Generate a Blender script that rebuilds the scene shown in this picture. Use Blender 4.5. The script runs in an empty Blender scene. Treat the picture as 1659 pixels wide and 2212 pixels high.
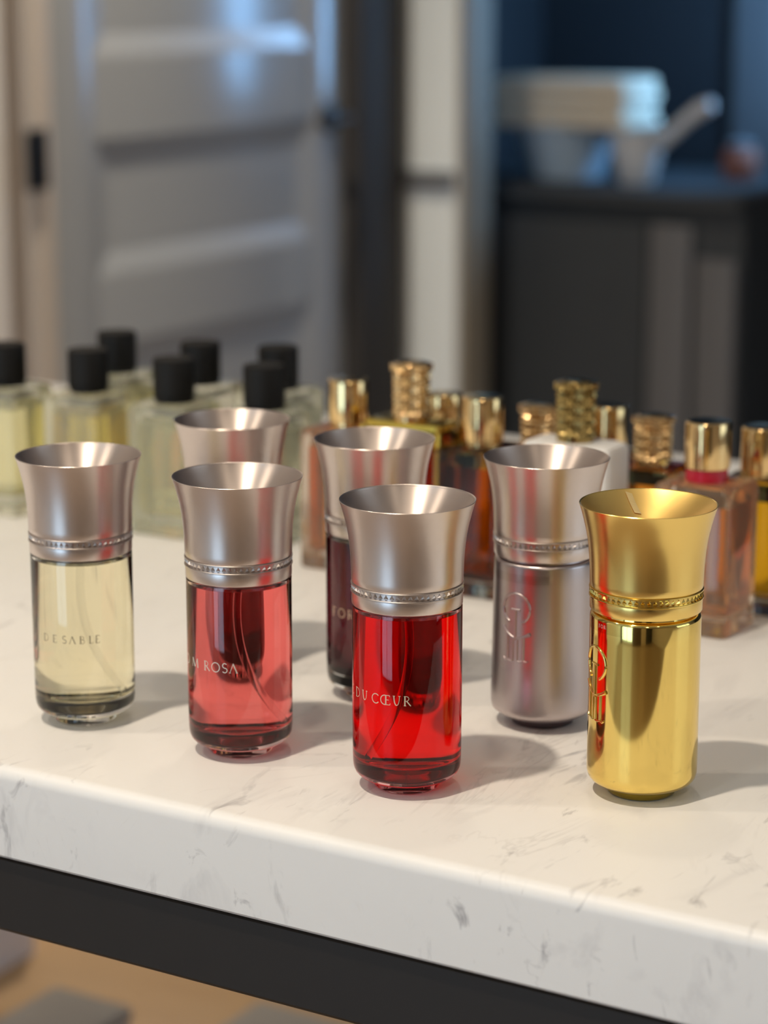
import bpy, bmesh, math, random
from mathutils import Vector, Matrix

random.seed(7)
sc = bpy.context.scene
COL = sc.collection
PI = math.pi
T = 0.92                       # height of the marble top above the floor
FPX, PITCH, YAW, CAMH = 5000.0, math.radians(13.0), math.radians(31.0), 0.332
CX, CY = 829.5, 1106.0

# ------------------------------------------------------------------ camera
cd = bpy.data.cameras.new('camera')
cam = bpy.data.objects.new('camera', cd)
COL.objects.link(cam)
cam.location = (0, 0, T + CAMH)
cam.rotation_euler = (math.radians(90) - PITCH, 0, YAW)
cd.sensor_fit = 'HORIZONTAL'
cd.sensor_width = 16.59
cd.lens = 50.0
cd.clip_start = 0.02
cd.clip_end = 60
cd.dof.use_dof = True
cd.dof.focus_distance = 0.955
cd.dof.aperture_fstop = 50.0 / 12.0
sc.camera = cam

# ------------------------------------------------------------------ world, exposure, sampling
w = bpy.data.worlds.new('world')
sc.world = w
w.use_nodes = True
w.node_tree.nodes['Background'].inputs[0].default_value = (0.6, 0.75, 1.0, 1)
w.node_tree.nodes['Background'].inputs[1].default_value = 0.3
sc.view_settings.view_transform = 'Standard'
sc.view_settings.look = 'None'
sc.view_settings.gamma = 1.0
sc.view_settings.use_curve_mapping = False
sc.view_settings.exposure = 0.2
cy = sc.cycles
cy.use_denoising = True
cy.use_adaptive_sampling = True
cy.adaptive_threshold = 0.02
cy.max_bounces = 14
cy.transmission_bounces = 14
cy.glossy_bounces = 6
cy.diffuse_bounces = 4
cy.transparent_max_bounces = 8
cy.caustics_refractive = True
cy.caustics_reflective = True
cy.blur_glossy = 1.0
cy.sample_clamp_indirect = 2.5

# unseen ceiling lamps, first two read off the shadows, rest added as fill: (x, y, watts, radius, beam angle)
CEIL = T + 1.78
WARM = (1.0, 0.85, 0.66)
LAMPS = [(-0.64, 0.14, 13.5, 0.035, 150), (0.75, 0.14, 1.5, 0.05, 150), (-1.55, 0.2, 5.0, 0.05, 150), (-0.75, 1.35, 1.6, 0.05, 150),
         (-0.64, -1.5, 6.0, 0.05, 150), (0.9, -1.5, 8.0, 0.05, 150), (-1.95, 2.75, 11.0, 0.05, 88)]  # last one is added to brighten the pale pillar
WINDOW_FRONT = 3.4    # daylight strength of the window behind the camera
BLUE_FILL = 32.0     # strength of the added blue pane that tints the panel door
SIDE_FILL = 1.7     # strength of the right-hand window added to light door and pillar cool


# ------------------------------------------------------------------ frame helpers
ca, sa = math.cos(YAW), math.sin(YAW)
def cw(x, y):                     # camera-heading frame -> room frame (rotated with the table)
    return (x * ca - y * sa, x * sa + y * ca)
cp, sp = math.cos(PITCH), math.sin(PITCH)
def at(px, py, z):                # where the line of sight through a pixel meets height z above the marble
    a, b = (px - CX) / FPX, -(py - CY) / FPX
    d = (a, cp + b * sp, -sp + b * cp)
    t = (z - CAMH) / d[2]
    X, Y = cw(d[0] * t, d[1] * t)
    return X, Y
def face_cam(x, y):               # z rotation that turns local -Y towards the camera
    return math.atan2(-y, -x) + PI / 2


# ------------------------------------------------------------------ materials
MATS = {}
def newmat(name):
    m = bpy.data.materials.new(name)
    m.use_nodes = True
    nt = m.node_tree
    for n in list(nt.nodes):
        nt.nodes.remove(n)
    out = nt.nodes.new('ShaderNodeOutputMaterial')
    MATS[name] = m
    return m, nt, out
def N(nt, kind, **kw):
    n = nt.nodes.new(kind)
    for k, v in kw.items():
        setattr(n, k, v)
    return n
def pbr(name, col, rough=0.5, metal=0.0, noise=0.06, nscale=30.0, spec=0.5, coat=0.0, bump=0.0, aniso=0.0):
    m, nt, out = newmat(name)
    p = N(nt, 'ShaderNodeBsdfPrincipled')
    p.inputs['Roughness'].default_value = rough
    p.inputs['Metallic'].default_value = metal
    p.inputs['Specular IOR Level'].default_value = spec
    p.inputs['Coat Weight'].default_value = coat
    p.inputs['Anisotropic'].default_value = aniso
    p.inputs['Anisotropic Rotation'].default_value = 0.25
    if aniso:                      # lathe-turned metal: brushed round its own axis
        tg_ = N(nt, 'ShaderNodeTangent', direction_type='RADIAL', axis='Z')
        nt.links.new(tg_.outputs[0], p.inputs['Tangent'])
    tc = N(nt, 'ShaderNodeTexCoord')
    nz = N(nt, 'ShaderNodeTexNoise')
    nz.inputs['Scale'].default_value = nscale
    nz.inputs['Detail'].default_value = 4
    nt.links.new(tc.outputs['Object'], nz.inputs['Vector'])
    mx = N(nt, 'ShaderNodeMix', data_type='RGBA')
    mx.inputs[6].default_value = tuple(max(0, c * (1 - noise)) for c in col) + (1,)
    mx.inputs[7].default_value = tuple(min(1, c * (1 + noise)) for c in col) + (1,)
    nt.links.new(nz.outputs['Fac'], mx.inputs[0])
    nt.links.new(mx.outputs[2], p.inputs['Base Color'])
    if bump:
        b = N(nt, 'ShaderNodeBump')
        b.inputs['Strength'].default_value = bump
        b.inputs['Distance'].default_value = 0.001
        nt.links.new(nz.outputs['Fac'], b.inputs['Height'])
        nt.links.new(b.outputs['Normal'], p.inputs['Normal'])
    nt.links.new(p.outputs[0], out.inputs[0])
    return m
def glass(name, col, ior, rough=0.0):
    m, nt, out = newmat(name)
    g = N(nt, 'ShaderNodeBsdfGlass')
    g.inputs['Color'].default_value = tuple(col) + (1,)
    g.inputs['IOR'].default_value = ior
    g.inputs['Roughness'].default_value = rough
    nt.links.new(g.outputs[0], out.inputs[0])
    return m
def lightened(name, col, ior, dcol, amount):
    m, nt, out = newmat(name)            # clear glass plus pale diffuse colour standing in for light passing through
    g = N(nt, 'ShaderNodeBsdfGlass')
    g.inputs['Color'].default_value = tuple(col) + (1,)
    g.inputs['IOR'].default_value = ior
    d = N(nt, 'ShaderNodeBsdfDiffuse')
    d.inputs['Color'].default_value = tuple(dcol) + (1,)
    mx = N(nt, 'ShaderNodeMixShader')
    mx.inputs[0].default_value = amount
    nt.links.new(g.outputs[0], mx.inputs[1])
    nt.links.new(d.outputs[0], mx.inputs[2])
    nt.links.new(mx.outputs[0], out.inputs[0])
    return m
def emit(name, col, strength):
    m, nt, out = newmat(name)
    e = N(nt, 'ShaderNodeEmission')
    e.inputs[0].default_value = tuple(col) + (1,)
    e.inputs[1].default_value = strength
    nt.links.new(e.outputs[0], out.inputs[0])
    return m

def marble():
    m, nt, out = newmat('marble')
    p = N(nt, 'ShaderNodeBsdfPrincipled')
    tc = N(nt, 'ShaderNodeTexCoord')
    L = nt.links.new
    def noise(scale, detail=4, dist=0.0, rough=0.55, vec=None):
        n = N(nt, 'ShaderNodeTexNoise')
        n.inputs['Scale'].default_value = scale
        n.inputs['Detail'].default_value = detail
        n.inputs['Distortion'].default_value = dist
        n.inputs['Roughness'].default_value = rough
        L(vec or tc.outputs['Object'], n.inputs['Vector'])
        return n.outputs['Fac']
    def ramp(sock, stops):
        r = N(nt, 'ShaderNodeValToRGB')
        els = r.color_ramp.elements
        while len(els) < len(stops):
            els.new(0.5)
        for e, (q, v) in zip(els, stops):
            e.position = q
            e.color = (v, v, v, 1)
        L(sock, r.inputs[0])
        return r.outputs[0]
    def mul(a, b):
        q = N(nt, 'ShaderNodeMath', operation='MULTIPLY')
        L(a, q.inputs[0])
        if isinstance(b, float): q.inputs[1].default_value = b
        else: L(b, q.inputs[1])
        return q.outputs[0]
    def mixc(fac, a, b):
        q = N(nt, 'ShaderNodeMix', data_type='RGBA')
        L(fac, q.inputs[0])
        if isinstance(a, tuple): q.inputs[6].default_value = a + (1,)
        else: L(a, q.inputs[6])
        q.inputs[7].default_value = b + (1,)
        return q.outputs[2]
    def mapped(rot, scl):
        mp = N(nt, 'ShaderNodeMapping')
        mp.inputs['Rotation'].default_value = rot
        mp.inputs['Scale'].default_value = scl
        L(tc.outputs['Object'], mp.inputs['Vector'])
        return mp.outputs[0]
    obj = tc.outputs['Object']
    v1 = mapped((0.5, 0.35, 0.95), (1.0, 0.38, 0.8))
    v2 = mapped((0.4, 0.3, 1.15), (1.0, 0.30, 0.55))
    cloud = ramp(noise(7, 5, 0.5, 0.6, v1), [(0.40, 0.0), (0.75, 1.0)])
    # short broken smudges, gathered in loose clusters along the vein direction
    cl = ramp(noise(13, 2, 0.3, 0.5, v1), [(0.46, 0.0), (0.60, 1.0)])
    smud = mul(ramp(noise(85, 4, 0.9, 0.6, v2), [(0.60, 0.0), (0.74, 1.0)]), cl)
    soft = mul(ramp(noise(42, 4, 0.8, 0.6, v2), [(0.55, 0.0), (0.72, 1.0)]), cl)
    hair = mul(ramp(noise(16, 5, 1.2, 0.55, v1), [(0.488, 0.0), (0.5, 1.0), (0.512, 0.0)]),
               ramp(noise(24, 2, 0, 0.5, obj), [(0.50, 0.0), (0.66, 1.0)]))
    c = mixc(mul(cloud, 0.35), (0.87, 0.86, 0.845), (0.76, 0.76, 0.765))
    c = mixc(mul(soft, 0.28), c, (0.45, 0.44, 0.46))
    c = mixc(mul(smud, 0.62), c, (0.20, 0.19, 0.21))
    c = mixc(mul(hair, 0.22), c, (0.36, 0.34, 0.34))
    L(c, p.inputs['Base Color'])
    p.inputs['Roughness'].default_value = 0.38
    p.inputs['Specular IOR Level'].default_value = 0.35
    L(p.outputs[0], out.inputs[0])
marble()

def wood(name, a, b, scale=6.0, rough=0.45):
    m, nt, out = newmat(name)
    p = N(nt, 'ShaderNodeBsdfPrincipled')
    tc = N(nt, 'ShaderNodeTexCoord')
    mp = N(nt, 'ShaderNodeMapping')
    mp.inputs['Scale'].default_value = (1, 9, 9)
    nz = N(nt, 'ShaderNodeTexNoise')
    nz.inputs['Scale'].default_value = scale
    nz.inputs['Detail'].default_value = 6
    nz.inputs['Distortion'].default_value = 0.6
    mx = N(nt, 'ShaderNodeMix', data_type='RGBA')
    mx.inputs[6].default_value = a + (1,)
    mx.inputs[7].default_value = b + (1,)
    nt.links.new(tc.outputs['Object'], mp.inputs[0])
    nt.links.new(mp.outputs[0], nz.inputs['Vector'])
    nt.links.new(nz.outputs['Fac'], mx.inputs[0])
    nt.links.new(mx.outputs[2], p.inputs['Base Color'])
    p.inputs['Roughness'].default_value = rough
    nt.links.new(p.outputs[0], out.inputs[0])

pbr('silver', (0.68, 0.60, 0.565), 0.34, 1.0, 0.02, 400, aniso=0.5)
pbr('silver_funnel', (0.62, 0.54, 0.50), 0.42, 1.0, 0.02, 400, aniso=0.85)
pbr('gold_funnel', (0.86, 0.60, 0.20), 0.42, 1.0, 0.02, 300, aniso=0.3)
pbr('silver_bright', (0.62, 0.56, 0.53), 0.3, 1.0, 0.02, 400)
pbr('steel_flask', (0.52, 0.46, 0.46), 0.33, 1.0, 0.02, 300)
pbr('steel_foot', (0.16, 0.13, 0.14), 0.35, 1.0, 0.03, 200)
pbr('gold_satin', (0.86, 0.62, 0.20), 0.23, 1.0, 0.02, 300)
pbr('gold_polished', (0.88, 0.66, 0.20), 0.09, 1.0, 0.02, 300)
pbr('gold_dark', (0.42, 0.32, 0.06), 0.3, 1.0, 0.03, 300)
pbr('gold_cap', (0.86, 0.62, 0.30), 0.12, 1.0, 0.03, 200)
pbr('gold_ornate', (0.80, 0.56, 0.28), 0.16, 1.0, 0.08, 300)
pbr('gold_antique', (0.40, 0.29, 0.11), 0.16, 1.0, 0.1, 300)
pbr('pillar_shade', (0.30, 0.26, 0.20), 0.6, 0, 0.05, 6)  # pillar's side face in shade, as a darker colour
pbr('gold_frame', (0.72, 0.52, 0.10), 0.2, 1.0, 0.04, 200)
pbr('black_steel', (0.011, 0.008, 0.0062), 0.5, 0.0, 0.25, 60, bump=0.05)
pbr('black_cap', (0.006, 0.0055, 0.005), 0.6, 0.0, 0.1, 120, spec=0.25)
pbr('black_plastic', (0.01, 0.01, 0.011), 0.35)
pbr('wall_white', (0.84, 0.80, 0.76), 0.7, 0, 0.03, 4)
pbr('wall_warm', (0.55, 0.47, 0.40), 0.7, 0, 0.05, 3)
pbr('wall_dark', (0.035, 0.037, 0.042), 0.5, 0, 0.15, 3)
pbr('ceiling_white', (0.78, 0.75, 0.70), 0.8, 0, 0.02, 4)
pbr('door_paint', (0.40, 0.42, 0.44), 0.22, 0, 0.02, 8, spec=0.9)
pbr('trim_paint', (0.62, 0.54, 0.46), 0.45, 0, 0.03, 8)
pbr('frame_dark', (0.035, 0.031, 0.028), 0.75, 0, 0.12, 10)
pbr('pillar_paint', (0.90, 0.95, 0.95), 0.6, 0, 0.03, 6)
pbr('pillar_side', (0.30, 0.27, 0.22), 0.6, 0, 0.05, 6)  # pillar's shaded side as a darker colour, not applied
pbr('cabinet_dark', (0.032, 0.036, 0.040), 0.6, 0, 0.12, 8)
pbr('panel_grey', (0.13, 0.13, 0.135), 0.5, 0, 0.06, 8)
pbr('linen', (0.70, 0.61, 0.47), 0.9, 0, 0.10, 60, bump=0.3)
pbr('enamel_blue', (0.46, 0.54, 0.60), 0.35, 0, 0.04, 20)
pbr('enamel_white', (0.72, 0.70, 0.68), 0.3, 0, 0.03, 20)
pbr('terracotta', (0.26, 0.09, 0.055), 0.7, 0, 0.1, 40)
pbr('box_grey', (0.36, 0.34, 0.32), 0.75, 0, 0.06, 30)
pbr('box_lilac', (0.80, 0.77, 0.82), 0.7, 0, 0.04, 30)
pbr('print_cream', (0.68, 0.55, 0.39), 0.45, 0, 0.02, 300)
pbr('print_silver', (0.75, 0.68, 0.58), 0.4, 0.3, 0.02, 300)
pbr('print_brown', (0.20, 0.16, 0.10), 0.5, 0, 0.02, 300)
pbr('print_red_reflect', (0.85, 0.55, 0.45), 0.5, 0, 0.02, 300)  # sticker letters with the red reflection around them put into the colour
pbr('red_collar', (0.55, 0.01, 0.04), 0.25, 0, 0.05, 200)
pbr('tape', (0.80, 0.62, 0.30), 0.3, 0.6, 0.05, 300)
wood('oak_shelf', (0.50, 0.31, 0.15), (0.60, 0.39, 0.20))
wood('floor_wood', (0.34, 0.24, 0.16), (0.44, 0.32, 0.22), 4.0, 0.4)
wood('walnut_shade', (0.06, 0.04, 0.028), (0.11, 0.07, 0.045), 5.0, 0.45)
GLASS_IOR, LIQ = 1.5, 1.36 / 1.5
glass('bottle_glass', (0.985, 0.985, 0.975), GLASS_IOR)
glass('red_glass', (1.0, 0.75, 0.76), GLASS_IOR)
glass('rose_glass', (1.0, 0.88, 0.88), GLASS_IOR)
glass('thick_glass', (0.97, 0.98, 0.94), GLASS_IOR)
lightened('lightened_glass', (1.0, 1.0, 0.96), GLASS_IOR, (0.98, 0.98, 0.78), 0.20)
lightened('lightened_warm_glass', (0.98, 0.97, 0.94), GLASS_IOR, (0.90, 0.62, 0.40), 0.13)
glass('air_gap', (1, 1, 1), 1 / 1.5)
glass('dip_tube', (0.96, 0.96, 0.96), 1.05)
glass('sticker_film', (0.965, 0.96, 0.95), 1.02, 0.03)
def liquid(name, col):
    return glass(name, col, LIQ)
liquid('liquid_pale', (0.985, 0.955, 0.82))
liquid('liquid_rose', (0.98, 0.50, 0.49))
liquid('liquid_red', (0.99, 0.02, 0.04))
liquid('liquid_violet', (0.33, 0.12, 0.15))
liquid('liquid_plum', (0.30, 0.06, 0.08))
liquid('liquid_yellow', (1.0, 0.90, 0.40))
liquid('liquid_straw', (1.0, 0.97, 0.74))
liquid('liquid_orange', (0.93, 0.55, 0.16))
liquid('liquid_amber', (0.72, 0.30, 0.04))
liquid('liquid_peach', (0.95, 0.66, 0.42))
liquid('liquid_clear', (0.97, 0.97, 0.94))
liquid('liquid_gold', (0.93, 0.68, 0.14))
pbr('frosted', (0.86, 0.85, 0.84), 0.4, 0, 0.03, 60)
MATS['frosted'].node_tree.nodes['Principled BSDF'].inputs['Transmission Weight'].default_value = 0.1
emit('daylight_front', (0.52, 0.76, 1.0), WINDOW_FRONT)
emit('blue_fill', (0.24, 0.55, 1.0), BLUE_FILL)
emit('side_fill', (0.74, 0.88, 1.0), SIDE_FILL)


# ------------------------------------------------------------------ object helpers
def link(name, me, mat, parent=None, smooth=True, sharp=40):
    if smooth:
        for p in me.polygons:
            p.use_smooth = True
        try:
            me.set_sharp_from_angle(angle=math.radians(sharp))
        except Exception:
            pass
    o = bpy.data.objects.new(name, me)
    me.materials.append(MATS[mat])
    COL.objects.link(o)
    if parent is not None:
        o.parent = parent
    return o
def mesh(name, vs, fs):
    me = bpy.data.meshes.new(name)
    me.from_pydata([tuple(v) for v in vs], [], fs)
    me.update()
    return me
def thing(name, label, cat, loc=(0, 0, 0), rz=0.0, group=None):
    o = bpy.data.objects.new(name, None)
    o.empty_display_size = 0.02
    COL.objects.link(o)
    o.location = loc
    o.rotation_euler = (0, 0, rz)
    return tag(o, label, cat, group)
def tag(o, label, cat, group=None):
    o['label'] = label
    o['category'] = cat
    if group:
        o['group'] = group
    return o
def struct(o):
    o['kind'] = 'structure'
    return o

def lathe(prof, n=64, closed=False, mod=None):
    """prof: list of (r, z) from bottom to top outside; r==0 ends become poles"""
    vs, fs, rings = [], [], []
    for (r, z) in prof:
        if r <= 1e-9:
            rings.append([len(vs)])
            vs.append((0, 0, z))
        else:
            ring = []
            for i in range(n):
                a = 2 * PI * i / n
                rr = r if mod is None else mod(r, z, a)
                ring.append(len(vs))
                vs.append((rr * math.cos(a), rr * math.sin(a), z))
            rings.append(ring)
    pairs = list(zip(rings, rings[1:]))
    if closed:
        pairs.append((rings[-1], rings[0]))
    for A, B in pairs:
        if len(A) == 1 and len(B) == 1:
            continue
        for i in range(n):
            j = (i + 1) % n
            if len(A) == 1:
                fs.append((A[0], B[j], B[i]))
            elif len(B) == 1:
                fs.append((A[i], A[j], B[0]))
            else:
                fs.append((A[i], A[j], B[j], B[i]))
    return vs, fs
def LM(name, prof, n=64, closed=False, mod=None):
    return mesh(name, *lathe(prof, n, closed, mod))

def rrect(w, d, r, k=5):
    pts = []
    r = min(r, w / 2 - 1e-5, d / 2 - 1e-5)
    for cx_, cy_, a0 in ((w/2-r, d/2-r, 0), (-w/2+r, d/2-r, PI/2), (-w/2+r, -d/2+r, PI), (w/2-r, -d/2+r, 1.5*PI)):
        for i in range(k + 1):
            a = a0 + PI / 2 * i / k
            pts.append((cx_ + r * math.cos(a), cy_ + r * math.sin(a)))
    return pts
def loft(sections, k=5):
    """sections: (z, w, d, r) rounded rectangles stacked bottom to top; capped"""
    vs, fs = [], []
    n = 4 * (k + 1)
    for (z, w_, d_, r_) in sections:
        vs += [(x, y, z) for x, y in rrect(w_, d_, r_, k)]
    for s in range(len(sections) - 1):
        for i in range(n):
            j = (i + 1) % n
            fs.append((s*n+i, s*n+j, (s+1)*n+j, (s+1)*n+i))
    fs.append(tuple(reversed(range(n))))
    b = (len(sections) - 1) * n
    fs.append(tuple(range(b, b + n)))
    return vs, fs
def box(name, lo, hi, mat, parent=None, bev=0.002):
    """bevelled box between two corners, origin at its own bottom centre"""
    c = ((lo[0]+hi[0])/2, (lo[1]+hi[1])/2, lo[2])
    w_, d_, h = hi[0]-lo[0], hi[1]-lo[1], hi[2]-lo[2]
    b = min(bev, w_*0.4, d_*0.4, h*0.4)
    me = mesh(name, *loft([(0, w_-2*b, d_-2*b, b), (b, w_, d_, b*1.2), (h-b, w_, d_, b*1.2), (h, w_-2*b, d_-2*b, b)], 2))
    o = link(name, me, mat, parent)
    o.location = c
    return o
def tube(points, r, n=8, rads=None, up=(0, 0, 1)):
    vs, fs = [], []
    P = [Vector(p) for p in points]
    up = Vector(up)
    for i, p in enumerate(P):
        t = (P[min(i+1, len(P)-1)] - P[max(i-1, 0)]).normalized()
        a = t.cross(up)
        if a.length < 1e-3:
            a = t.cross(Vector((0, 1, 0)))
        a.normalize()
        b = t.cross(a)
        rr = rads[i] if rads else r
        for k in range(n):
            q = 2 * PI * k / n
            vs.append(p + a * (rr * math.cos(q)) + b * (rr * math.sin(q)))
    for i in range(len(P) - 1):
        for k in range(n):
            j = (k + 1) % n
            fs.append((i*n+k, (i+1)*n+k, (i+1)*n+j, i*n+j))
    fs.append(tuple(range(n)))
    b = (len(P) - 1) * n
    fs.append(tuple(reversed(range(b, b + n))))
    return vs, fs
def merge(parts):
    vs, fs = [], []
    for v, f in parts:
        o = len(vs)
        vs += list(v)
        fs += [tuple(i + o for i in q) for q in f]
    return vs, fs
def fixn(me):
    bm = bmesh.new()
    bm.from_mesh(me)
    bmesh.ops.recalc_face_normals(bm, faces=bm.faces)
    bm.to_mesh(me)
    bm.free()
    return me


# ------------------------------------------------------------------ drawn roman capitals (strokes) wrapped round a cylinder
def arc(cx_, cy_, rx, ry, a0, a1, n=14):
    return [(cx_ + rx*math.cos(math.radians(a0+(a1-a0)*i/n)), cy_ + ry*math.sin(math.radians(a0+(a1-a0)*i/n))) for i in range(n+1)]
TH, TK = 0.055, 0.115
GLY = {
 'D': (0.80, [([(0.12, 0), (0.12, 1)], TK), ([(0.0, 0), (0.12, 0)] + arc(0.25, 0.5, 0.53, 0.5, -90, 90) + [(0.0, 1)], TH)]),
 'E': (0.56, [([(0.12, 0), (0.12, 1)], TK), ([(0, 1), (0.52, 1), (0.54, 0.86)], TH), ([(0.12, 0.52), (0.44, 0.52)], TH), ([(0, 0), (0.54, 0), (0.58, 0.15)], TH)]),
 'F': (0.54, [([(0.12, 0), (0.12, 1)], TK), ([(0, 1), (0.52, 1), (0.54, 0.86)], TH), ([(0.12, 0.5), (0.44, 0.5)], TH), ([(0, 0), (0.25, 0)], TH)]),
 'S': (0.55, [(arc(0.28, 0.75, 0.22, 0.25, 35, 265) + arc(0.27, 0.25, 0.25, 0.25, 80, -145), 0.085)]),
 'A': (0.85, [([(0.04, 0), (0.42, 1.02)], TH), ([(0.40, 1.0), (0.80, 0)], TK), ([(-0.04, 0), (0.14, 0)], TH), ([(0.68, 0), (0.90, 0)], TH)]),
 'B': (0.62, [([(0.12, 0), (0.12, 1)], TK), ([(0, 1), (0.12, 1)] + arc(0.24, 0.77, 0.26, 0.23, 90, -90) + [(0.12, 0.54)], TH), ([(0.12, 0.54)] + arc(0.26, 0.27, 0.32, 0.27, 90, -90) + [(0, 0)], TH)]),
 'L': (0.56, [([(0.12, 0), (0.12, 1)], TK), ([(0, 1), (0.25, 1)], TH), ([(0, 0), (0.50, 0), (0.55, 0.17)], TH)]),
 'R': (0.72, [([(0.12, 0), (0.12, 1)], TK), ([(0, 1), (0.12, 1)] + arc(0.24, 0.75, 0.28, 0.25, 90, -90) + [(0.12, 0.5)], TH), ([(0.30, 0.5), (0.72, -0.02)], 0.095), ([(0, 0), (0.25, 0)], TH)]),
 'O': (0.98, [(arc(0.47, 0.5, 0.46, 0.5, 0, 360, 30), 0.075)]),
 'M': (1.0, [([(0.06, 0), (0.14, 1)], TH), ([(0.14, 1), (0.50, 0.05)], TK), ([(0.50, 0.05), (0.86, 1)], TH), ([(0.86, 1), (0.94, 0)], TK)]),
 'U': (0.80, [([(0.12, 1), (0.14, 0.6), (0.20, 0.28), (0.29, 0.09), (0.40, 0.0)], 0.10), ([(0.40, 0), (0.53, 0.09), (0.63, 0.28), (0.68, 0.6), (0.70, 1)], TH), ([(0, 1), (0.24, 1)], TH), ([(0.58, 1), (0.82, 1)], TH)]),
 'C': (0.80, [(arc(0.48, 0.5, 0.47, 0.5, 42, 318, 24), 0.085)]),
 'Œ': (1.12, [(arc(0.48, 0.5, 0.47, 0.5, 80, 280, 20), 0.085), ([(0.60, 0), (0.60, 1)], TK), ([(0.5, 1), (1.02, 1), (1.04, 0.86)], TH), ([(0.60, 0.52), (0.92, 0.52)], TH), ([(0.5, 0), (1.04, 0), (1.08, 0.15)], TH)]),
 'T': (0.66, [([(0.33, 0), (0.33, 1)], TK), ([(0, 0.86), (0.02, 1), (0.64, 1), (0.66, 0.86)], TH), ([(0.2, 0), (0.46, 0)], TH)]),
 'I': (0.26, [([(0.12, 0), (0.12, 1)], TK), ([(0, 0), (0.25, 0)], TH), ([(0, 1), (0.25, 1)], TH)]),
}
def ribbon(pts, wd):
    # subdivide, then offset both ways
    P = []
    for (a, b) in zip(pts, pts[1:]):
        L_ = math.hypot(b[0]-a[0], b[1]-a[1])
        k = max(1, int(L_ / 0.12))
        for i in range(k):
            P.append((a[0]+(b[0]-a[0])*i/k, a[1]+(b[1]-a[1])*i/k))
    P.append(pts[-1])
    vs, fs = [], []
    for i, p in enumerate(P):
        q0, q1 = P[max(i-1, 0)], P[min(i+1, len(P)-1)]
        tx, ty = q1[0]-q0[0], q1[1]-q0[1]
        L_ = math.hypot(tx, ty) or 1
        nx, ny = -ty/L_*wd/2, tx/L_*wd/2
        vs += [(p[0]+nx, p[1]+ny), (p[0]-nx, p[1]-ny)]
    for i in range(len(P) - 1):
        fs.append((2*i, 2*i+1, 2*i+3, 2*i+2))
    return vs, fs
def lettering(chars, height, R, z0, parent, mat, name='lettering'):
    """chars: [(letter, azimuth of left edge in degrees, width factor)]; azimuth 0 faces the camera"""
    parts = []
    for ch, az, wf in chars:
        for pts, wd in GLY[ch][1]:
            v, f = ribbon(pts, wd * 1.15)
            vv = []
            for (x, y) in v:
                a = math.radians(az) + x * wf * height / R
                vv.append((R * math.sin(a), -R * math.cos(a), z0 + y * height))
            f = [q if True else q for q in f]
            parts.append((vv, f))
    me = mesh(name, *merge(parts))
    # make every face look outward
    bm = bmesh.new(); bm.from_mesh(me)
    bm.normal_update()
    for fc in bm.faces:
        c = fc.calc_center_median()
        if fc.normal.dot(Vector((c.x, c.y, 0))) < 0:
            fc.normal_flip()
    bm.to_mesh(me); bm.free()
    return link(name, me, mat, parent, smooth=False)


# ------------------------------------------------------------------ room shell
X0, X1, Y0, Y1 = -2.23, 2.6, -3.0, 3.78
struct(box('floor', (X0-0.2, Y0-0.2, -0.1), (X1+0.2, Y1+1.2, 0.0), 'floor_wood', bev=0.001))
ceil = struct(box('ceiling', (X0-0.2, Y0-0.2, CEIL+0.01), (X1+0.2, Y1+1.2, CEIL+0.1), 'ceiling_white', bev=0.001))
DY0, DY1, DH = 2.74, 3.50, 2.03         # panel door in the left wall
struct(box('wall_left', (X0-0.2, Y0, 0), (X0, DY0-0.10, CEIL), 'wall_white', bev=0.001))
o = struct(box('wall_left', (X0-0.2, DY0-0.10, DH+0.08), (X0, Y1+1.0, CEIL), 'wall_white', bev=0.001))
SY0, SY1, SZ0, SZ1 = 0.9, 3.0, 0.9, 2.3
struct(box('wall_right', (X1, Y0, 0), (X1+0.2, SY0, CEIL), 'wall_warm', bev=0.001))
struct(box('wall_right', (X1, SY1, 0), (X1+0.2, Y1+1.0, CEIL), 'wall_warm', bev=0.001))
struct(box('wall_right', (X1, SY0, 0), (X1+0.2, SY1, SZ0), 'wall_warm', bev=0.001))
struct(box('wall_right', (X1, SY0, SZ1), (X1+0.2, SY1, CEIL), 'wall_warm', bev=0.001))
# wall behind the camera with a wide window
FX0, FX1, FZ0, FZ1 = -2.05, -0.45, 0.12, 2.25
struct(box('wall_front', (X0, Y0-0.2, 0), (FX0, Y0, CEIL), 'wall_warm', bev=0.001))
struct(box('wall_front', (FX1, Y0-0.2, 0), (X1, Y0, CEIL), 'wall_warm', bev=0.001))
struct(box('wall_front', (FX0, Y0-0.2, 0), (FX1, Y0, FZ0), 'wall_warm', bev=0.001))
struct(box('wall_front', (FX0, Y0-0.2, FZ1), (FX1, Y0, CEIL), 'wall_warm', bev=0.001))
def window(name, x0, x1, z0, z1, y, depth, mat, ncol, fmat):
    root = bpy.data.objects.new(name, None); COL.objects.link(root); struct(root)
    root.location = ((x0+x1)/2, y, z0)
    ox, oz = root.location.x, z0
    def b(nm, xa, xb, za, zb, ya, yb, m):
        q = box(nm, (xa-ox, ya-y, za-oz), (xb-ox, yb-y, zb-oz), m, root, 0.004)
        return q
    f = 0.05
    for xa, xb, za, zb in ((x0, x0+f, z0, z1), (x1-f, x1, z0, z1), (x0+f, x1-f, z0, z0+f), (x0+f, x1-f, z1-f, z1)):
        b('window_frame', xa, xb, za, zb, y-0.03, y+0.03, fmat)
    for i in range(1, ncol):
        xm = x0 + (x1-x0)*i/ncol
        b('mullion', xm-0.02, xm+0.02, z0+f, z1-f, y-0.025, y+0.025, fmat)
    wpane = (x1-x0) / ncol
    for i in range(ncol):
        b('window_pane', x0+wpane*i+(f if i == 0 else 0.02), x0+wpane*(i+1)-(f if i == ncol-1 else 0.02), z0+f, z1-f, y-0.006, y+0.006, mat)
    return root
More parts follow.
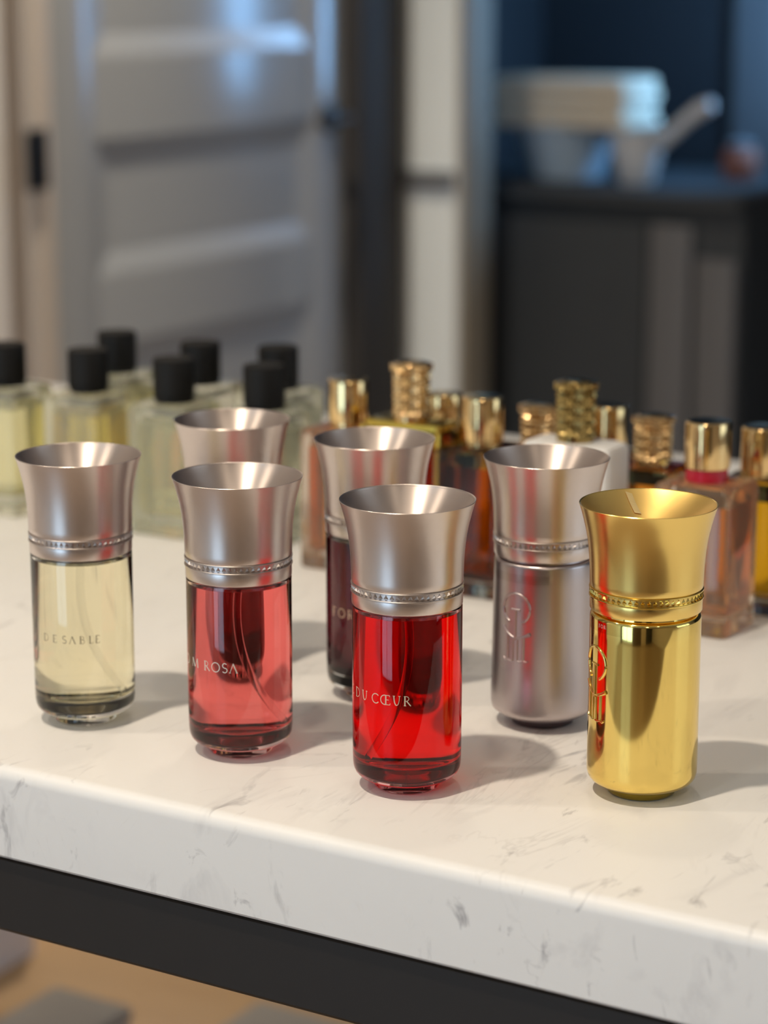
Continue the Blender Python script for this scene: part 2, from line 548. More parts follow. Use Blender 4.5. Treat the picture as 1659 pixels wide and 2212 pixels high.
window('window_1', FX0, FX1, FZ0, FZ1, Y0-0.08, 0.1, 'daylight_front', 2, 'frame_dark')

w3 = window('side_fill_window', -(SY1-SY0)/2, (SY1-SY0)/2, SZ0, SZ1, 0, 0.1, 'side_fill', 3, 'frame_dark')  # unseen, added as cool light on the door and pillar
w3.location = (X1+0.08, (SY0+SY1)/2, SZ0)
w3.rotation_euler = (0, 0, PI/2)
# unseen dark panels behind the camera, added for their reflections in the metal
for i, (xa, xb, zt, m) in enumerate(((X0, -2.05, 2.1, 'walnut_shade'), (-0.42, 0.75, 2.1, 'walnut_shade'), (1.5, X1, 2.1, 'wall_dark'))):
    struct(box('trim_%d' % (i + 10), (xa, Y0, 0), (xb, Y0 + 0.04, zt), m, bev=0.004))

# left wall beyond the door, steel corner post, pale pillar, dark alcove
struct(box('trim_1', (X0-0.10, 3.575, 0), (X0+0.03, 3.735, CEIL), 'frame_dark', bev=0.004))
struct(box('wall_back', (-2.66, 4.80, 0), (X1, 5.0, CEIL), 'wall_dark', bev=0.001))
# unseen partition and small window, added to throw blue on the panel door
BY0, BY1, BZ0, BZ1 = 4.30, 4.54, 0.97, 1.6
for ya, yb, za, zb in ((4.22, BY0, 0, CEIL), (BY1, 4.80, 0, CEIL), (BY0, BY1, 0, BZ0), (BY0, BY1, BZ1, CEIL)):
    struct(box('fill_partition', (-1.63, ya, za), (-1.53, yb, zb), 'wall_dark', bev=0.001))
w2 = window('blue_fill_window', -(BY1-BY0)/2, (BY1-BY0)/2, BZ0, BZ1, 0, 0.1, 'blue_fill', 1, 'frame_dark')
w2.location = (-1.59, (BY0+BY1)/2, BZ0)
w2.rotation_euler = (0, 0, PI/2)
struct(box('wall_alcove', (-2.66, 3.90, 0), (-2.46, 4.80, CEIL), 'wall_dark', bev=0.001))
struct(box('wall_alcove', (-2.66, 3.735, 0), (-2.262, 3.90, CEIL), 'wall_dark', bev=0.001))
struct(box('trim_2', (-2.26, 3.78, 0), (-2.116, 3.885, CEIL), 'pillar_paint', bev=0.004))
struct(box('trim_3', (-2.116, 3.79, 0), (-2.104, 3.90, CEIL), 'pillar_shade', bev=0.002))  # shaded side of the pillar, its darker tone put into the colour
struct(box('trim_4', (-2.258, 3.764, 0.872), (-2.116, 3.78, 0.90), 'panel_grey', bev=0.002))
struct(box('trim_5', (-1.98, 4.76, 0), (-1.78, 4.80, CEIL), 'panel_grey', bev=0.004))
struct(box('baseboard_left', (X0, Y0, 0), (X0+0.015, DY0-0.10, 0.09), 'trim_paint', bev=0.003))

# door casing, hinge, panel door
struct(box('trim_6', (X0-0.06, DY0-0.062, 0), (X0+0.012, DY0-0.004, DH+0.06), 'trim_paint', bev=0.004))
struct(box('trim_7', (X0-0.06, DY0-0.10, 0), (X0-0.03, DY0-0.062, DH+0.08), 'walnut_shade', bev=0.003))  # dark strip standing in for the door frame's shadow
door = bpy.data.objects.new('door_1', None)
COL.objects.link(door)
struct(door)
door.location = (X0, DY0, 0)
W_, ST = DY1 + 0.07 - DY0, 0.11
def dbox(nm, ya, yb, za, zb, xa, xb, m='door_paint', bev=0.004):
    return box(nm, (xa, ya, za), (xb, yb, zb), m, door, bev)
dbox('door_leaf', 0, W_, 0.01, DH, -0.045, -0.008)
dbox('stile', 0, ST, 0.01, DH, -0.008, 0.0)
dbox('stile', W_-ST, W_, 0.01, DH, -0.008, 0.0)
rails = [(0.01, 0.2), (0.37, 0.475), (0.685, 0.80), (1.005, 1.135), (1.335, 1.45), (1.65, 1.76), (1.93, DH)]
for za, zb in rails:
    dbox('rail', ST, W_-ST, za, zb, -0.008, 0.0)
for (a, b) in zip(rails, rails[1:]):                      # sloping moulding round every recessed panel
    za, zb, ya, yb, m_ = a[1], b[0], ST, W_-ST, 0.034
    vs = [(0, ya, za), (0, yb, za), (0, yb, zb), (0, ya, zb), (-0.007, ya+m_, za+m_), (-0.007, yb-m_, za+m_), (-0.007, yb-m_, zb-m_), (-0.007, ya+m_, zb-m_)]
    vs = [(x-0.001, y, z) for x, y, z in vs]
    link('panel_moulding', mesh('panel_moulding', vs, [(0, 1, 5, 4), (1, 2, 6, 5), (2, 3, 7, 6), (3, 0, 4, 7)]), 'door_paint', door, smooth=False)
hg = dbox('hinge', -0.075, -0.028, 0.945, 1.035, 0.013, 0.022, 'black_plastic', 0.003)
link('handle_rose', mesh('handle_rose', [(z, x, y) for x, y, z in lathe([(0, 0), (0.026, 0), (0.026, 0.007), (0.023, 0.009), (0, 0.009)], 24)[0]], lathe([(0, 0), (0.026, 0), (0.026, 0.007), (0.023, 0.009), (0, 0.009)], 24)[1]), 'black_plastic', door).location = (0.001, W_-0.055, 1.01)
link('handle', mesh('handle', *tube([(0.005, W_-0.055, 1.01), (0.04, W_-0.055, 1.01), (0.05, W_-0.062, 1.01), (0.052, W_-0.08, 1.01), (0.05, W_-0.15, 1.008)], 0.0085, 10)), 'black_plastic', door)

# ------------------------------------------------------------------ ceiling downlights, two inferred and the rest added fill
for i, (x, y, e, r, beam) in enumerate(LAMPS):
    link('downlight_ring', LM('downlight_ring', [(r, 0.008), (r, -0.004), (r+0.012, -0.006), (r+0.018, 0.0), (r+0.018, 0.008)], 32, True), 'ceiling_white', ceil).matrix_world = Matrix.Translation((x, y, CEIL))
    link('downlight_plate', LM('downlight_plate', [(0, 0.004), (r, 0.004), (r, 0.008), (0, 0.008)], 32), 'ceiling_white', ceil).matrix_world = Matrix.Translation((x, y, CEIL))
    ld = bpy.data.lights.new('downlight', 'AREA')
    ld.shape = 'DISK'
    ld.size = 2 * r
    ld.energy = e
    ld.color = WARM
    ld.spread = math.radians(beam)
    lo = bpy.data.objects.new('downlight_lamp', ld)
    COL.objects.link(lo)
    lo.location = (x, y, CEIL - 0.001)

# ------------------------------------------------------------------ the table
EDGE = 0.7275
TX0, TX1, TY1 = -1.75, 0.35, 1.50
TH_ = 0.042
tbl = thing('display_table', 'display table with a thick white marble top on a black steel frame', 'table', (0, 0, 0))
def slab():
    vs, fs = [], []
    # cross-section along Y with an eased front edge, extruded along X
    r = 0.006
    sec = [(EDGE + 0.0015, 0)]
    sec.append((EDGE, 0.0015))
    for i in range(9):
        a = PI - (PI/2) * i / 8
        sec.append((EDGE + r + r*math.cos(a), TH_ - r + r*math.sin(a)))
    sec += [(TY1 - 0.003, TH_), (TY1, TH_ - 0.003), (TY1, 0.0015), (TY1-0.0015, 0)]
    n = len(sec)
    for x in (TX0, TX1):
        vs += [(x, y, z) for y, z in sec]
    for i in range(n):
        j = (i + 1) % n
        fs.append((i, j, n + j, n + i))
    fs.append(tuple(range(n)))
    fs.append(tuple(reversed(range(n, 2*n))))
    return vs, fs
o = link('marble_top', fixn(mesh('marble_top', *slab())), 'marble', tbl)
o.location = (0, 0, T - TH_)
b0, b1 = T - TH_ - 0.0365, T - TH_
FY = EDGE + 0.003
box('frame_rail', (TX0+0.02, FY, b0), (TX1-0.02, FY+0.03, b1), 'black_steel', tbl, 0.0022)
box('frame_rail', (TX0+0.02, TY1-0.04, b0), (TX1-0.02, TY1-0.01, b1), 'black_steel', tbl, 0.0022)
for x in (TX0+0.02, TX1-0.05):
    box('frame_rail', (x, FY+0.03, b0), (x+0.03, TY1-0.04, b1), 'black_steel', tbl, 0.0022)
    for y in (FY, TY1-0.04):
        box('leg', (x, y, 0), (x+0.03, y+0.03, b0), 'black_steel', tbl, 0.0022)

# low oak bench behind the table with boxes on it, seen under the front rail
SH = 0.30 - T
bench = thing('low_bench', 'low pale oak bench behind the marble table, seen under its rail', 'bench', (-1.2, 1.78, 0))
box('bench_top', (-0.8, -0.24, 0.27), (0.8, 0.24, 0.30), 'oak_shelf', bench, 0.003)
for sx in (-0.76, 0.72):
    for sy in (-0.21, 0.17):
        box('leg', (sx, sy, 0), (sx+0.04, sy+0.04, 0.27), 'oak_shelf', bench, 0.003)
def giftbox(label, x0, x1, y0, y1, h):
    z0 = T + SH
    t = thing('storage_box', label, 'box', ((x0+x1)/2, (y0+y1)/2, z0 + 0.0002), 0, 'boxes on the low bench')
    w_, d_ = x1-x0, y1-y0
    link('box_base', mesh('box_base', *loft([(0, w_-0.004, d_-0.004, 0.002), (h*0.72, w_-0.004, d_-0.004, 0.002)], 2)), 'box_lilac', t)
    link('lid', mesh('lid', *loft([(h*0.72, w_, d_, 0.002), (h-0.002, w_, d_, 0.002), (h, w_-0.004, d_-0.004, 0.002)], 2)), 'box_grey', t)
    return t
xa, yb = at(120, 2128, SH + 0.045)
xb, _ = at(285, 2175, SH + 0.045)
giftbox('low grey-lidded lilac box at the lower left, seen under the black rail', xa, xb, yb-0.11, yb, 0.045)
xa, yb = at(560, 2160, SH + 0.045)
giftbox('low grey-lidded lilac box furthest right of the boxes on the bench', xa, xa+0.13, yb-0.11, yb, 0.045)
xb, yb = at(32, 2150, SH)
giftbox('taller lilac box at the left edge of the picture, on the bench', xb-0.18, xb-0.045, yb-0.03, yb+0.09, 0.12)

# ------------------------------------------------------------------ round perfume bottles with flared caps
H = 0.1235
def mm(prof, dz=0.0):
    return [(r / 1000.0, z / 1000.0 + dz) for r, z in prof]
HM = H * 1000
CAP_OUT = [(22.2, 43.8), (22.9, 43.8), (23.1, 43.5), (23.1, 38.9), (23.05, 38.6), (22.6, 38.55),
           (22.6, 34.9), (22.9, 34.6), (23.25, 33.9), (23.3, 31.5), (23.38, 29.0), (23.5, 25.5), (23.72, 22.0), (24.05, 18.5), (24.5, 15.0),
           (25.1, 11.6), (25.85, 8.4), (26.6, 5.4), (27.4, 2.6), (28.05, 0.7), (28.25, 0.15), (28.12, 0.0),
           (27.75, 0.12), (27.5, 0.45), (26.0, 3.4), (20.0, 12.0), (0, 24.5)]
FUNNEL = [(0, 22.3), (1.5, 22.2), (4.0, 21.3), (8.5, 18.6), (14.0, 14.4), (19.0, 10.1), (23.0, 6.1), (25.6, 3.1), (27.0, 1.25), (27.62, 0.25)]
FUNNEL_FLAT = [(0, 12.8), (3, 12.75), (8, 12.2), (13.0, 10.6), (18.0, 8.0), (22.0, 5.3), (25.2, 2.6), (27.0, 0.95), (27.62, 0.25)]
CAP_PROF = mm([(0, HM-46.0), (18.0, HM-46.0), (18.0, HM-43.8)] + [(r, HM-h) for r, h in CAP_OUT])
CAP_ME = LM('cap', CAP_PROF, 128)
def funnel_mesh(pr):
    up_ = [(r, HM-h) for r, h in pr]
    return fixn(LM('funnel', mm([(0, up_[0][1]-0.6)] + [(r, z-0.6) for r, z in up_[1:-1]] + [(27.3, HM-0.7), (27.62, HM-0.25)] + list(reversed(up_[:-1]))), 128))
def band_mesh():
    """engraved collar: two thin rings with a row of small interlocking triangles between them"""
    parts = []
    for za, zb in ((38.75, 37.95), (35.35, 34.6)):
        parts.append(lathe(mm([(22.5, HM-za), (23.25, HM-za), (23.5, HM-za+0.2), (23.5, HM-zb-0.2), (23.25, HM-zb), (22.5, HM-zb)]), 128, True))
    n = 56
    zb, zt = HM-37.95, HM-35.35
    vs, fs = [], []
    def P(a, z, r):
        return (r/1000*math.cos(a), r/1000*math.sin(a), z/1000)
    for i in range(n):
        a0, a1 = 2*PI*i/n, 2*PI*(i+1)/n
        am = (a0+a1)/2
        g = (a1-a0)*0.06
        for (pa, pb, pc, rr) in (((a0+g, zb+0.75), (a1-g, zb+0.75), (am, zt-0.05), 23.5), ((a1-g, zb+0.6), (a0+g, zb+0.6), (am, zb+0.05), 23.3)):
            k = len(vs)
            ca_, cz_ = (pa[0]+pb[0]+pc[0])/3, (pa[1]+pb[1]+pc[1])/3
            vs += [P(*pa, 22.62), P(*pb, 22.62), P(*pc, 22.62), P(ca_, cz_, rr)]
            fs += [(k, k+1, k+3), (k+1, k+2, k+3), (k+2, k, k+3)]
    parts.append((vs, fs))
    return fixn(mesh('engraved_band', *merge(parts)))
BAND_ME = band_mesh()
GT = HM - 43.9
GLASS_PROF = mm([(0, 0.9), (9.5, 0.7), (12.6, 0.0), (13.4, 0.15), (14.0, 0.9), (14.3, 3.3), (15.6, 3.8), (18.2, 4.5), (20.4, 5.7), (21.8, 7.3), (22.5, 9.2), (22.75, 11.6), (22.85, 16.0),
                 (22.95, 40), (22.95, GT-0.7), (22.8, GT-0.25), (22.2, GT), (0, GT)])
GLASS_ME = LM('glass_body', GLASS_PROF, 128)
LTOP = GT - 2.6
LIQ_PROF = mm([(0, 12.4), (12, 12.3), (16.5, 12.5), (18.8, 13.2), (20.1, 14.6), (20.7, 17.0), (20.85, 22), (20.9, LTOP-0.6), (20.85, LTOP-0.1), (20.6, LTOP), (0, LTOP)])
LIQ_ME = LM('liquid', LIQ_PROF, 128)
AIR_PROF = mm([(0, LTOP+0.03), (20.6, LTOP+0.03), (20.8, LTOP+0.12), (20.7, GT-1.4), (19.5, GT-0.9), (17, GT-0.5), (0, GT-0.5)])
AIR_ME = LM('air_space', AIR_PROF, 96)
def dip(bend):
    pts = []
    for i in range(18):
        t = i / 17.0
        z = (LTOP-0.3) + (13.0 - LTOP + 0.3) * t
        x = bend * (math.sin(t * PI * 0.9) * -0.15 + t ** 2.2)
        pts.append((x/1000, 0.0, z/1000))
    return mesh('dip_tube', *tube(pts, 0.0013, 12, None, (0, 1, 0)))

def flask_root(label, px, py, group, name='perfume_bottle'):
    x, y = at(px, py, H)
    return thing(name, label, 'perfume bottle', (x, y, T + 0.0002), face_cam(x, y), group)
def add_cap(t, mat, bright, fun='silver_funnel', fprof=FUNNEL):
    c = link('cap', CAP_ME.copy(), mat, t, sharp=35)
    link('engraved_band', BAND_ME.copy(), bright, c, sharp=20)
    link('funnel', funnel_mesh(fprof), fun, c, sharp=60)
    return c
def glass_bottle(label, px, py, liq, gm, bend, tube_turn, text):
    t = flask_root(label, px, py, 'round perfume bottles with flared caps')
    link('glass_body', GLASS_ME.copy(), gm, t, sharp=50)
    link('liquid', LIQ_ME.copy(), liq, t, sharp=60)
    link('air_space', AIR_ME.copy(), 'air_gap', t, sharp=50)
    d = link('dip_tube', fixn(dip(bend)), 'dip_tube', t)
    d.rotation_euler = (0, 0, tube_turn)
    add_cap(t, 'silver', 'silver_bright')
    if text:
        chars, hgt, z0, m = text
        lettering(chars, hgt, 0.02300, z0, t, m)
    return t

TZ = 0.0418
glass_bottle('bright red perfume bottle with silver flared cap, lettered DU CŒUR, nearest the table edge', 880.4, 1078, 'liquid_red', 'red_glass', -14, 0.2,
             ([('E', -80, 1), ('D', -66.5, 1.0), ('U', -53.5, 1.0), ('C', -38.7, 0.95), ('Œ', -28.2, 0.98), ('U', -14.8, 1.0), ('R', -3.4, 1.0)], 0.0040, TZ, 'print_cream'))
glass_bottle('rose pink perfume bottle with silver flared cap, lettered ROSA', 512.5, 1027.5, 'liquid_rose', 'rose_glass', 15, 0.1,
             ([('D', -94, 1), ('O', -81, 1), ('M', -63, 1.15), ('R', -42, 1.0), ('O', -32, 1.0), ('S', -19.6, 1.05), ('A', -11.5, 1.0)], 0.0041, TZ, 'print_silver'))
glass_bottle('pale straw perfume bottle with silver flared cap, lettered DE SABLE', 169, 982.4, 'liquid_pale', 'bottle_glass', 14, 0.0,
             ([('D', -50, 1.0), ('E', -36.6, 1.0), ('S', -24.4, 1.0), ('A', -16.5, 1.0), ('B', -4.7, 1.1), ('L', 5.8, 1.0), ('E', 13.0, 1.0)], 0.0034, TZ, 'print_brown'))
glass_bottle('dark violet perfume bottle with silver flared cap, half hidden behind the bright red bottle', 809, 947, 'liquid_violet', 'bottle_glass', 12, 2.0,
             ([('F', -58, 1.0), ('O', -47, 1.0), ('R', -33, 1.0), ('T', -21, 1), ('I', -11, 1), ('S', -5, 1)], 0.0042, TZ, 'print_cream'))
glass_bottle('rearmost silver flared-cap perfume bottle with dark plum liquid, behind the rose pink bottle', 501, 905.6, 'liquid_plum', 'rose_glass', 12, 1.0, None)

# metal bottles
METAL_PROF = mm([(0, 0.6), (10.0, 0.5), (11.6, 0.0), (13.0, 0.1), (14.0, 0.6), (14.8, 2.4), (15.2, 3.9)])
def metal_body(rb, rt):
    pr = [(15.0, 3.95), (17.2, 4.1), (19.3, 4.8), (21.2, 6.0), (rb-0.6, 7.6), (rb-0.1, 9.5), (rb, 11.0)]
    for i in range(1, 9):
        z = 11.0 + (GT-3.2-11.0) * i / 8
        pr.append((rb + (rt-rb)*i/8, z))
    pr += [(rt-0.2, GT-2.3), (rt-0.7, GT-1.7), (rt-1.4, GT-1.35), (rt-2.4, GT-1.25), (rt-2.6, GT), (0, GT)]
    return mm(pr)
def emblem(rfun, az0, zc, parent, mat):
    """open ring over a stem, a pair of curled arms and two footed legs, raised from the metal"""
    parts = []
    def strip(pts, w0, w1=None):
        P3, R3 = [], []
        n = len(pts)
        for i, (u, v) in enumerate(pts):
            z = zc + v
            r = rfun(z) + 0.00005
            a = math.radians(az0) + u / r
            P3.append((r*math.sin(a), -r*math.cos(a), z))
            R3.append((w0 + ((w1 or w0)-w0)*i/max(1, n-1)) / 1000)
        parts.append(tube(P3, 0, 10, R3))
    m = 0.001
    strip([(7.0*m*math.sin(math.radians(a)), 7.0*m*math.cos(math.radians(a))) for a in range(-152, 153, 8)], 0.62)
    strip([(-2.2*m, -0.4*m), (-1*m, -0.4*m), (1*m, -0.4*m), (2.4*m, -0.4*m)], 0.5)
    strip([(0, -0.6*m + -1.25*m*i) for i in range(12)], 0.6)
    strip([(0, -13.5*m), (2.0*m, -13.3*m), (4.2*m, -12.6*m), (6.2*m, -11.6*m), (7.4*m, -10.8*m)], 0.45, 0.95)
    strip([(0, -13.5*m), (-2.0*m, -13.0*m), (-4.2*m, -11.8*m), (-6.0*m, -10.2*m), (-7.0*m, -8.8*m)], 0.45, 0.7)
    for s in (-1, 1):
        strip([(s*4.2*m, -12.4*m - 1.1*m*i) for i in range(11)], 0.62)
        strip([(s*1.2*m, -14.2*m - 1.0*m*i) for i in range(11)], 0.42)
        strip([(s*1.0*m, -24.0*m), (s*2.6*m, -24.3*m), (s*4.2*m, -23.6*m), (s*5.6*m, -24.2*m), (s*6.6*m, -23.4*m)], 0.5)
    return link('raised_emblem', fixn(mesh('raised_emblem', *merge(parts))), mat, parent)
def metal_bottle(label, px, py, body_m, foot_m, cap_m, band_m, rb, az, zc):
    t = flask_root(label, px, py, 'round perfume bottles with flared caps', 'metal_perfume_bottle')
    rt = 22.9
    link('foot', LM('foot', METAL_PROF + [(0, 0.0039)], 96), foot_m, t)
    link('metal_body', LM('metal_body', [(0, 0.00395)] + metal_body(rb, rt), 128), body_m, t, sharp=50)
    rf = lambda z: (rb + (rt-rb) * min(1, max(0, (z*1000-11)/(GT-14.2)))) / 1000
    emblem(rf, az, zc, t, body_m)
    add_cap(t, cap_m, band_m, *(('gold_funnel', FUNNEL_FLAT) if 'gold' in cap_m else ()))
    return t, rf
tg, rf = metal_bottle('polished gold metal perfume bottle with gold flared cap and raised emblem', 1401, 1087.4, 'gold_polished', 'gold_dark', 'gold_satin', 'gold_polished', 23.0, -60, 0.0585)
ts, rfs = metal_bottle('satin silver metal perfume bottle with raised emblem, left of the gold bottle', 1180.8, 986.5, 'steel_flask', 'steel_foot', 'silver', 'silver_bright', 23.8, -33, 0.0580)
def sticker(t, rf_, a0, a1, z0, z1):
    vs, fs = [], []
    n = 24
    for i in range(n+1):
        a = math.radians(a0 + (a1-a0)*i/n)
        for z in (z0, z1):
            for dr in (0.00004, 0.00012):
                r = rf_(z) + dr
                vs.append((r*math.sin(a), -r*math.cos(a), z))
    for i in range(n):
        k, q = 4*i, 4*i+4
        fs += [(k+1, q+1, q+3, k+3), (k, k+2, q+2, q), (k, q, q+1, k+1), (k+2, k+3, q+3, q+2)]
    fs += [(0, 1, 3, 2), (4*n, 4*n+2, 4*n+3, 4*n+1)]
    return link('sticker', fixn(mesh('sticker', vs, fs)), 'sticker_film', t)
st = sticker(tg, rf, -75, -22, 0.0722, 0.0768)
lettering([('F', -54.5, 1.0), ('O', -51.2, 0.95), ('R', -46.5, 1.0)], 0.0014, rf(0.07)+0.00016, 0.0742, st, 'print_red_reflect', 'sticker_lettering')
sticker(ts, rfs, -68, 5, 0.0698, 0.0738)
# strip of clear tape inside the gold cap's funnel
def on_funnel(x, y):
    r = math.hypot(x, y) * 1000
    for (r0, h0), (r1, h1) in zip(FUNNEL_FLAT, FUNNEL_FLAT[1:]):
        if r0 <= r <= r1:
            return H - (h0 + (h1-h0)*(r-r0)/(r1-r0))/1000 + 0.0004
    return H
tv, tf = [], []
for i in range(8):
    q = i/7
    for x in (-0.0098 + 0.0042*q, -0.0070 + 0.0042*q):
        yy = 0.0248 - 0.0085*q
        tv.append((x, yy, on_funnel(x, yy)))
for i in range(7):
    tf.append((2*i, 2*i+1, 2*i+3, 2*i+2))
link('tape_strip', mesh('tape_strip', tv, tf), 'tape', tg, smooth=False)

# ------------------------------------------------------------------ square bottles behind
def cap_plain(r, h, mat, name='cap'):
    r, h = r*1000, h*1000
    return LM(name, mm([(0, 0), (r-0.8, 0), (r-0.1, 0.35), (r, 1.0), (r, h-1.4), (r-0.25, h-0.6), (r-1.0, h-0.05), (r-1.6, h), (0, h)]), 48)
def cap_ornate(r, h):
    r, h = r*1000, h*1000
    def mod(rr, z, a):
        q = z*1000/h
        if rr*1000 > r*0.8 and 0.05 < q < 0.97:
            k = 0.0010*math.cos(10*a + 26*q) * math.cos(10*a - 26*q)
            return rr + k
        return rr
    pr = [(0, 0), (r*0.93, 0), (r*1.02, h*0.02), (r*1.02, h*0.07), (r*0.92, h*0.09)]
    for i in range(28):
        q = 0.10 + 0.72*i/27
        pr.append((r*(0.90+0.05*q*q), h*q))
    pr += [(r*0.97, h*0.83), (r*1.03, h*0.85), (r*1.06, h*0.90), (r*1.06, h*0.95), (r*1.0, h*0.97), (r*0.82, h*0.975), (r*0.76, h*1.0), (r*0.4, h*1.02), (0, h*1.02)]
    return LM('cap', mm(pr), 80, False, mod)
def square_bottle(label, x, y, w_, d_, hb, wall, base, liq, level, capkind, cr, ch, group, collar=None, gm='thick_glass', capmat='gold_cap', plate=None, frame=False, rz=0.0):
    t = thing('square_perfume_bottle', label, 'perfume bottle', (x, y, T + 0.0002), rz, group)
    rr = 0.0035
    link('glass_body', mesh('glass_body', *loft([(0, w_-0.002, d_-0.002, rr), (0.001, w_, d_, rr), (hb-0.0035, w_, d_, rr), (hb-0.001, w_-0.003, d_-0.003, rr), (hb, w_-0.008, d_-0.008, rr)])), gm, t, sharp=35)
    lw, ld, top = w_-2*wall, d_-2*wall, base + (hb-0.007-base)*level
    if liq:
        link('liquid', mesh('liquid', *loft([(base, lw-0.004, ld-0.004, 0.003), (base+0.002, lw, ld, 0.004), (top-0.0008, lw, ld, 0.004), (top, lw-0.001, ld-0.001, 0.004)])), liq, t, sharp=35)
        if top < hb - 0.012:
            link('air_space', mesh('air_space', *loft([(top+0.0002, lw-0.001, ld-0.001, 0.004), (top+0.001, lw, ld, 0.004), (hb-0.007, lw, ld, 0.004), (hb-0.005, lw-0.006, ld-0.006, 0.004)])), 'air_gap', t, sharp=35)
    z = hb
    if plate:
        link('top_plate', mesh('top_plate', *loft([(hb, w_, d_, 0.002), (hb+0.003, w_, d_, 0.002), (hb+0.0036, w_-0.0015, d_-0.0015, 0.002)])), plate, t, sharp=35)
        z = hb + 0.0036
        if frame:
            for sx in (-1, 1):
                for sy in (-1, 1):
                    p = link('edge_strip', mesh('edge_strip', *loft([(0.002, 0.003, 0.003, 0.0005), (hb, 0.003, 0.003, 0.0005)], 2)), plate, t)
                    p.location = (sx*(w_/2+0.0003), sy*(d_/2+0.0003), 0)
    cm = collar or capmat
    ch_ = 0.0065 if collar else 0.0025
    link('collar', LM('collar', mm([(0, 0), (cr*930, 0), (cr*930, ch_*1000), (0, ch_*1000)]), 40), cm, t).location = (0, 0, z)
    z += ch_
    c = link('cap', cap_ornate(cr, ch) if capkind == 'ornate' else cap_plain(cr, ch, capmat), capmat, t, sharp=35)
    c.location = (0, 0, z)
    return t

G1 = 'square bottles with gold caps'
G2 = 'square bottles with black caps'
square_bottle('square bottle of peach liquid with gold cap and red collar, behind the gold bottle', -0.4605, 1.091, 0.043, 0.041, 0.0785, 0.0045, 0.010, 'liquid_peach', 0.93, 'plain', 0.0118, 0.0245, G1, collar='red_collar', gm='lightened_warm_glass')
square_bottle('square bottle of dark amber liquid with plain gold cap, left of the silver metal bottle', -0.5965, 1.0976, 0.041, 0.041, 0.082, 0.0035, 0.009, 'liquid_amber', 0.95, 'plain', 0.0117, 0.0245, G1)
square_bottle('square bottle of pale orange liquid with plain gold cap, left of the dark violet bottle', -0.6890, 1.1073, 0.043, 0.041, 0.082, 0.0045, 0.010, 'liquid_orange', 0.93, 'plain', 0.0117, 0.0245, G1, gm='lightened_warm_glass')
square_bottle('bottle of golden liquid with gold cap, cut off by the right edge', -0.4505, 1.143, 0.040, 0.038, 0.072, 0.0035, 0.008, 'liquid_gold', 0.93, 'plain', 0.0118, 0.0245, G1)
square_bottle('small gold-capped amber bottle peeping out behind the tall ornate gold cap', -0.647, 1.144, 0.038, 0.036, 0.072, 0.0035, 0.008, 'liquid_amber', 0.93, 'plain', 0.0105, 0.0245, G1)
square_bottle('gold-capped bottle just left of the frosted white bottle\'s ornate cap', -0.584, 1.142, 0.036, 0.036, 0.072, 0.0035, 0.008, 'liquid_peach', 0.93, 'ornate', 0.0110, 0.0245, G1, capmat='gold_ornate')
square_bottle('gold-capped bottle just right of the frosted white bottle\'s ornate cap', -0.560, 1.182, 0.034, 0.034, 0.067, 0.0035, 0.008, 'liquid_peach', 0.93, 'plain', 0.0105, 0.0245, G1)
square_bottle('orange bottle with embossed gold cap, between the frosted white and red-collared bottles', -0.515, 1.1436, 0.038, 0.036, 0.072, 0.0035, 0.008, 'liquid_orange', 0.95, 'ornate', 0.0108, 0.0245, G1, capmat='gold_ornate')
square_bottle('amber bottle in a gilt frame with a tall ornate gold cap', -0.640, 1.095, 0.048, 0.023, 0.0885, 0.003, 0.008, 'liquid_amber', 0.95, 'ornate', 0.0108, 0.0300, 'bottles with tall ornate caps', capmat='gold_ornate', plate='gold_frame', frame=True)
square_bottle('frosted white glass bottle with a tall ornate gold cap', -0.534, 1.086, 0.052, 0.028, 0.0925, 0.004, 0.010, None, 0.9, 'ornate', 0.0108, 0.0300, 'bottles with tall ornate caps', gm='frosted', capmat='gold_antique')
BW = 0.0425
for lab, x, y, lq, lv in (
    ('black-capped yellow bottle, front row, above the pale straw bottle', -0.8919, 1.1265, 'liquid_yellow', 0.9),
    ('black-capped pale yellow bottle, middle of the front row', -0.825, 1.1250, 'liquid_straw', 0.9),
    ('black-capped clear bottle, right end of the front row', -0.7642, 1.133, 'liquid_clear', 0.9),
    ('black-capped straw bottle, back row, left', -0.9213, 1.1945, 'liquid_straw', 0.9),
    ('black-capped orange-tinted bottle, back row, middle', -0.8486, 1.186, 'liquid_orange', 0.5),
    ('black-capped colourless bottle, back row, right', -0.7964, 1.1968, 'liquid_clear', 0.9),
    ('black-capped pale bottle cut off by the left edge', -0.9510, 1.1181, 'liquid_straw', 0.9)):
    square_bottle(lab, x, y, BW, BW, 0.0805, 0.0055, 0.012, lq, lv, 'plain', 0.0128, 0.024, G2, capmat='black_cap', gm='lightened_glass')

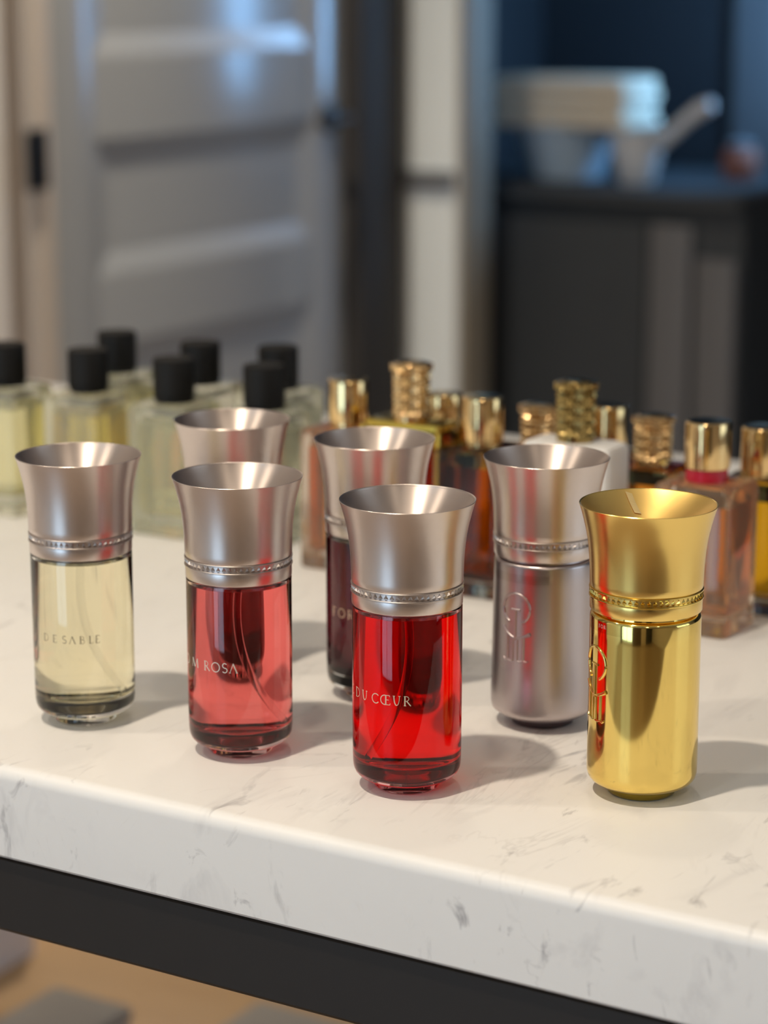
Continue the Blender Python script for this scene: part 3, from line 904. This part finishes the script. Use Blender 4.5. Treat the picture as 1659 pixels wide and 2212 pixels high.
# ------------------------------------------------------------------ things in the dark alcove
cab = thing('low_cabinet', 'dark low cabinet in the alcove behind the bottles', 'cabinet', (-1.6, 4.25, 0))
def cbox(nm, x0, x1, y0, y1, z0, z1, m, parent=cab, bev=0.003):
    return box(nm, (x0+1.6, y0-4.25, z0), (x1+1.6, y1-4.25, z1), m, parent, bev)
cbox('cabinet_body', -2.40, -1.637, 4.02, 4.60, 0.0, 0.835, 'cabinet_dark')
cbox('worktop', -2.42, -1.635, 3.99, 4.62, 0.835, 0.858, 'cabinet_dark')
for x0, x1, m in ((-2.39, -1.825, 'cabinet_dark'), (-1.82, -1.735, 'panel_grey'), (-1.725, -1.645, 'panel_grey')):
    cbox('cabinet_door', x0, x1, 4.0, 4.02, 0.06, 0.80 if x0 != -1.725 else 0.74, m)
def basin(label, x, y, r0, r1, h, mat, handle=None):
    t = thing('basin', label, 'basin', (x, y, 0.858))
    R0, R1, hh = r0*1000, r1*1000, h*1000
    link('bowl', LM('bowl', mm([(0, 0), (R0*0.94, 0), (R0, 2), (R0+(R1-R0)*0.5, hh*0.5), (R1-2, hh-4), (R1+3, hh-2), (R1+3, hh), (R1-3, hh), (R1-6, hh-5), (R0-3, 6), (R0*0.8, 4), (0, 4)]), 48), mat, t)
    if handle:
        link('handle', mesh('handle', *tube(handle, 0.011, 10, [0.010, 0.012, 0.013, 0.015, 0.012])), mat, t)
    return t
basin('pale blue tapered basin on the dark cabinet', -2.105, 4.22, 0.070, 0.105, 0.105, 'enamel_blue')
basin('white enamel pan with upturned handle on the dark cabinet', -1.928, 4.17, 0.034, 0.058, 0.105, 'enamel_white', [(0.048, 0, 0.075), (0.075, 0, 0.10), (0.105, 0.0, 0.128), (0.135, 0, 0.150), (0.155, 0, 0.158)])
for i in range(4):
    lab = ('lowest', 'second', 'third', 'topmost')[i]
    x0, x1 = -2.225 + 0.004*(i % 2), -1.93 - 0.008*(i % 2)
    lw, ld, hz = x1-x0, 0.17, 0.024
    o = link('folded_linen', mesh('folded_linen', *loft([(0, lw-0.01, ld-0.01, 0.008), (hz*0.2, lw, ld, 0.01), (hz*0.8, lw, ld, 0.01), (hz, lw-0.012, ld-0.012, 0.008)], 3)), 'linen')
    o.location = ((x0+x1)/2, 4.2, 0.9635 + i*0.0245)
    tag(o, '%s cream folded linen of the stack on the basins' % lab, 'linen', 'folded linens')
jar = thing('storage_jar', 'dull red round jar on the dark cabinet, right of the pan handle', 'jar', (-1.79, 4.36, 0.858))
link('jar_body', LM('jar_body', mm([(0, 0), (26, 0), (34, 6), (37, 30), (35, 52), (26, 62), (26, 66), (0, 66)]), 40), 'terracotta', jar)
link('lid', LM('lid', mm([(0, 66.2), (29, 66.2), (29, 70), (20, 76), (5, 78), (0, 82)]), 40), 'panel_grey', jar)
